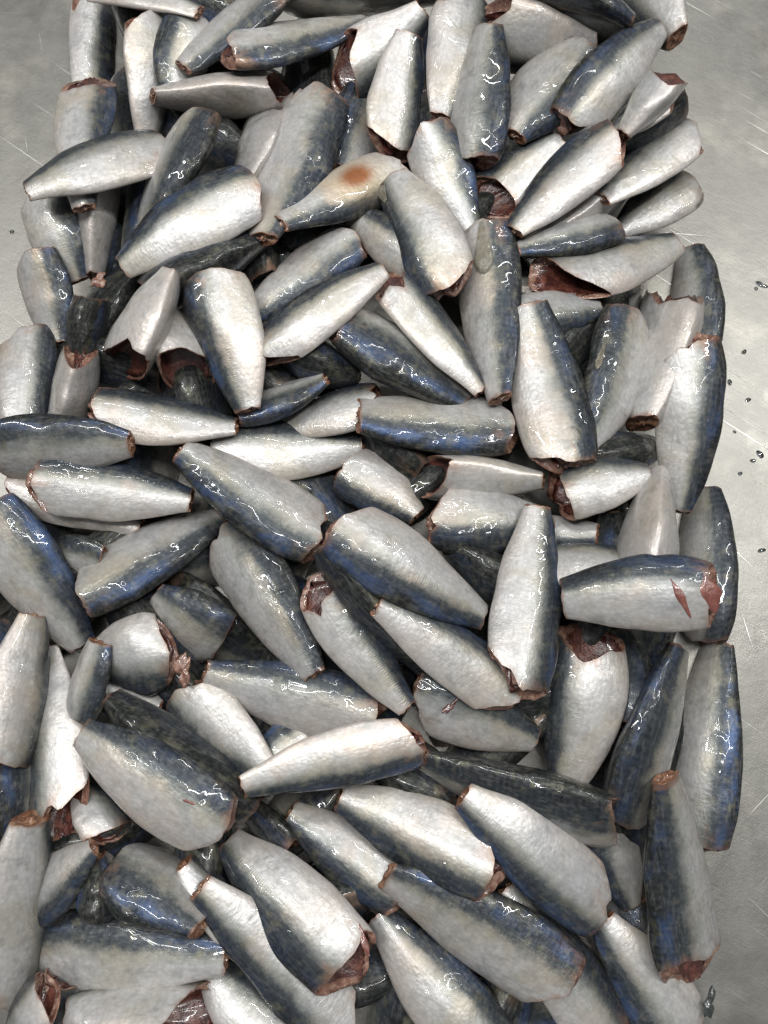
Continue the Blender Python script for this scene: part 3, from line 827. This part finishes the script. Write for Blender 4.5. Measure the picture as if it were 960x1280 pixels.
# ------------------------------------------------------------------ water drops lying on the steel
def droplets():
    rng = random.Random(7)
    V, Fc = [], []
    def drop(x, y, rx, ry, rot, h):
        b = len(V)
        nr, nt = 5, 16
        ph = rng.uniform(0, 6.28)
        for i in range(nr):
            a = i / nr
            rr = math.sqrt(1 - a)
            for j in range(nt):
                t = j / nt * 2 * math.pi
                w = 1 + 0.10 * math.sin(2 * t + ph) + 0.06 * math.sin(3 * t + 2 * ph)
                u, v = rx * rr * w * math.cos(t), ry * rr * w * math.sin(t)
                V.append((x + u * math.cos(rot) - v * math.sin(rot), y + u * math.sin(rot) + v * math.cos(rot), 0.0004 + h * a))
        V.append((x, y, 0.0004 + h))
        for i in range(nr - 1):
            for j in range(nt):
                j2 = (j + 1) % nt
                Fc.append((b + i * nt + j, b + i * nt + j2, b + (i + 1) * nt + j2, b + (i + 1) * nt + j))
        for j in range(nt):
            Fc.append((b + (nr - 1) * nt + j, b + (nr - 1) * nt + (j + 1) % nt, b + nr * nt))
        Fc.append(tuple(b + j for j in range(nt - 1, -1, -1)))
    big = [(950, 568, 5), (941, 576, 3), (925, 592, 3), (935, 500, 3), (912, 478, 3), (952, 356, 5), (945, 361, 3), (910, 650, 3),
           (952, 688, 4), (930, 440, 3), (918, 540, 2), (15, 290, 3)]
    for px, py, s in big:
        p = spot(px, py, 0)
        m = px_size(px, py, 0) * s
        drop(p[0], p[1], m * rng.uniform(0.9, 1.5), m * rng.uniform(0.7, 1.0), rng.uniform(0, 3.14), m * 0.12)
    for k in range(0):
        px = rng.choice([rng.uniform(885, 1050), rng.uniform(885, 1050), rng.uniform(-120, 30)])
        py = rng.uniform(200, 720)
        p = spot(px, py, 0)
        m = px_size(px, py, 0) * rng.uniform(0.7, 2.0)
        drop(p[0], p[1], m * 1.3, m, rng.uniform(0, 3.14), m * 0.12)
    o = mesh_obj('water_drops', V, Fc, M_WATER)
    o['kind'] = 'stuff'
    o['label'] = 'clear water drops scattered on the steel beside the fish'
droplets()

# ------------------------------------------------------------------ scraps that came off the fish
M_DARKSKIN = flesh_material('loose_skin', (0.012, 0.016, 0.016), (0.03, 0.037, 0.036), (0.075, 0.085, 0.08), 0.3)
def scrap(name, label, cat, px, py, lx, ly, rot, mat, seed, h=0.35):
    rng = np.random.default_rng(seed)
    z = 0.0
    for _ in range(3):
        p = spot(px, py, z)
        i, j = cells(np.array([[p[0], p[1]]]))
        z = float(H[max(0, i[0] - 2):i[0] + 3, max(0, j[0] - 2):j[0] + 3].max())
    m = px_size(px, py, z)
    nr, nt = 9, 30
    V, Fc = [], []
    ph = rng.uniform(0, 6.28, 6)
    for a in range(nr + 1):
        e = -math.pi / 2 + math.pi * a / nr
        for t in range(nt):
            q = 2 * math.pi * t / nt
            w = 1 + 0.30 * math.sin(2 * q + ph[0]) + 0.22 * math.sin(3 * q + ph[1]) + 0.16 * math.sin(5 * q + ph[2]) + 0.1 * math.sin(9 * q + ph[3] + 2 * e)
            u, v = lx * m * math.cos(e) * w * math.cos(q), ly * m * math.cos(e) * w * math.sin(q)
            zz = ly * m * h * (math.sin(e) + 0.5 * math.sin(u / m * 0.35 + ph[4]) * math.cos(v / m * 0.4 + ph[5]))
            V.append((u, v, zz))
    for a in range(nr):
        for t in range(nt):
            t2 = (t + 1) % nt
            Fc.append((a * nt + t, a * nt + t2, (a + 1) * nt + t2, (a + 1) * nt + t))
    o = mesh_obj(name, V, Fc, mat)
    o.location = (p[0], p[1], z + ly * m * h * 0.5)
    o.rotation_euler = (0, 0, rot)
    o['label'] = label; o['category'] = cat
scrap('skin_scrap', 'scrap of dark fish skin on the steel at the bottom right of the heap', 'scrap', 884, 1252, 15, 7, 1.1, M_DARKSKIN, 3, 0.5)
scrap('flesh_scrap', 'brown pink flesh scrap hanging off the short torn left fish', 'scrap', 232, 836, 20, 9, 1.4, M_FLESH, 4)
scrap('flesh_scrap', 'small brown flesh scrap on the tail below the upper left edge fish', 'scrap', 124, 352, 12, 7, 0.5, M_FLESH, 5)
scrap('flesh_scrap', 'dark brown shred on the grey fish below the white diagonal fish, lower centre', 'scrap', 562, 884, 11, 4, 0.9, M_CAVITY, 6)
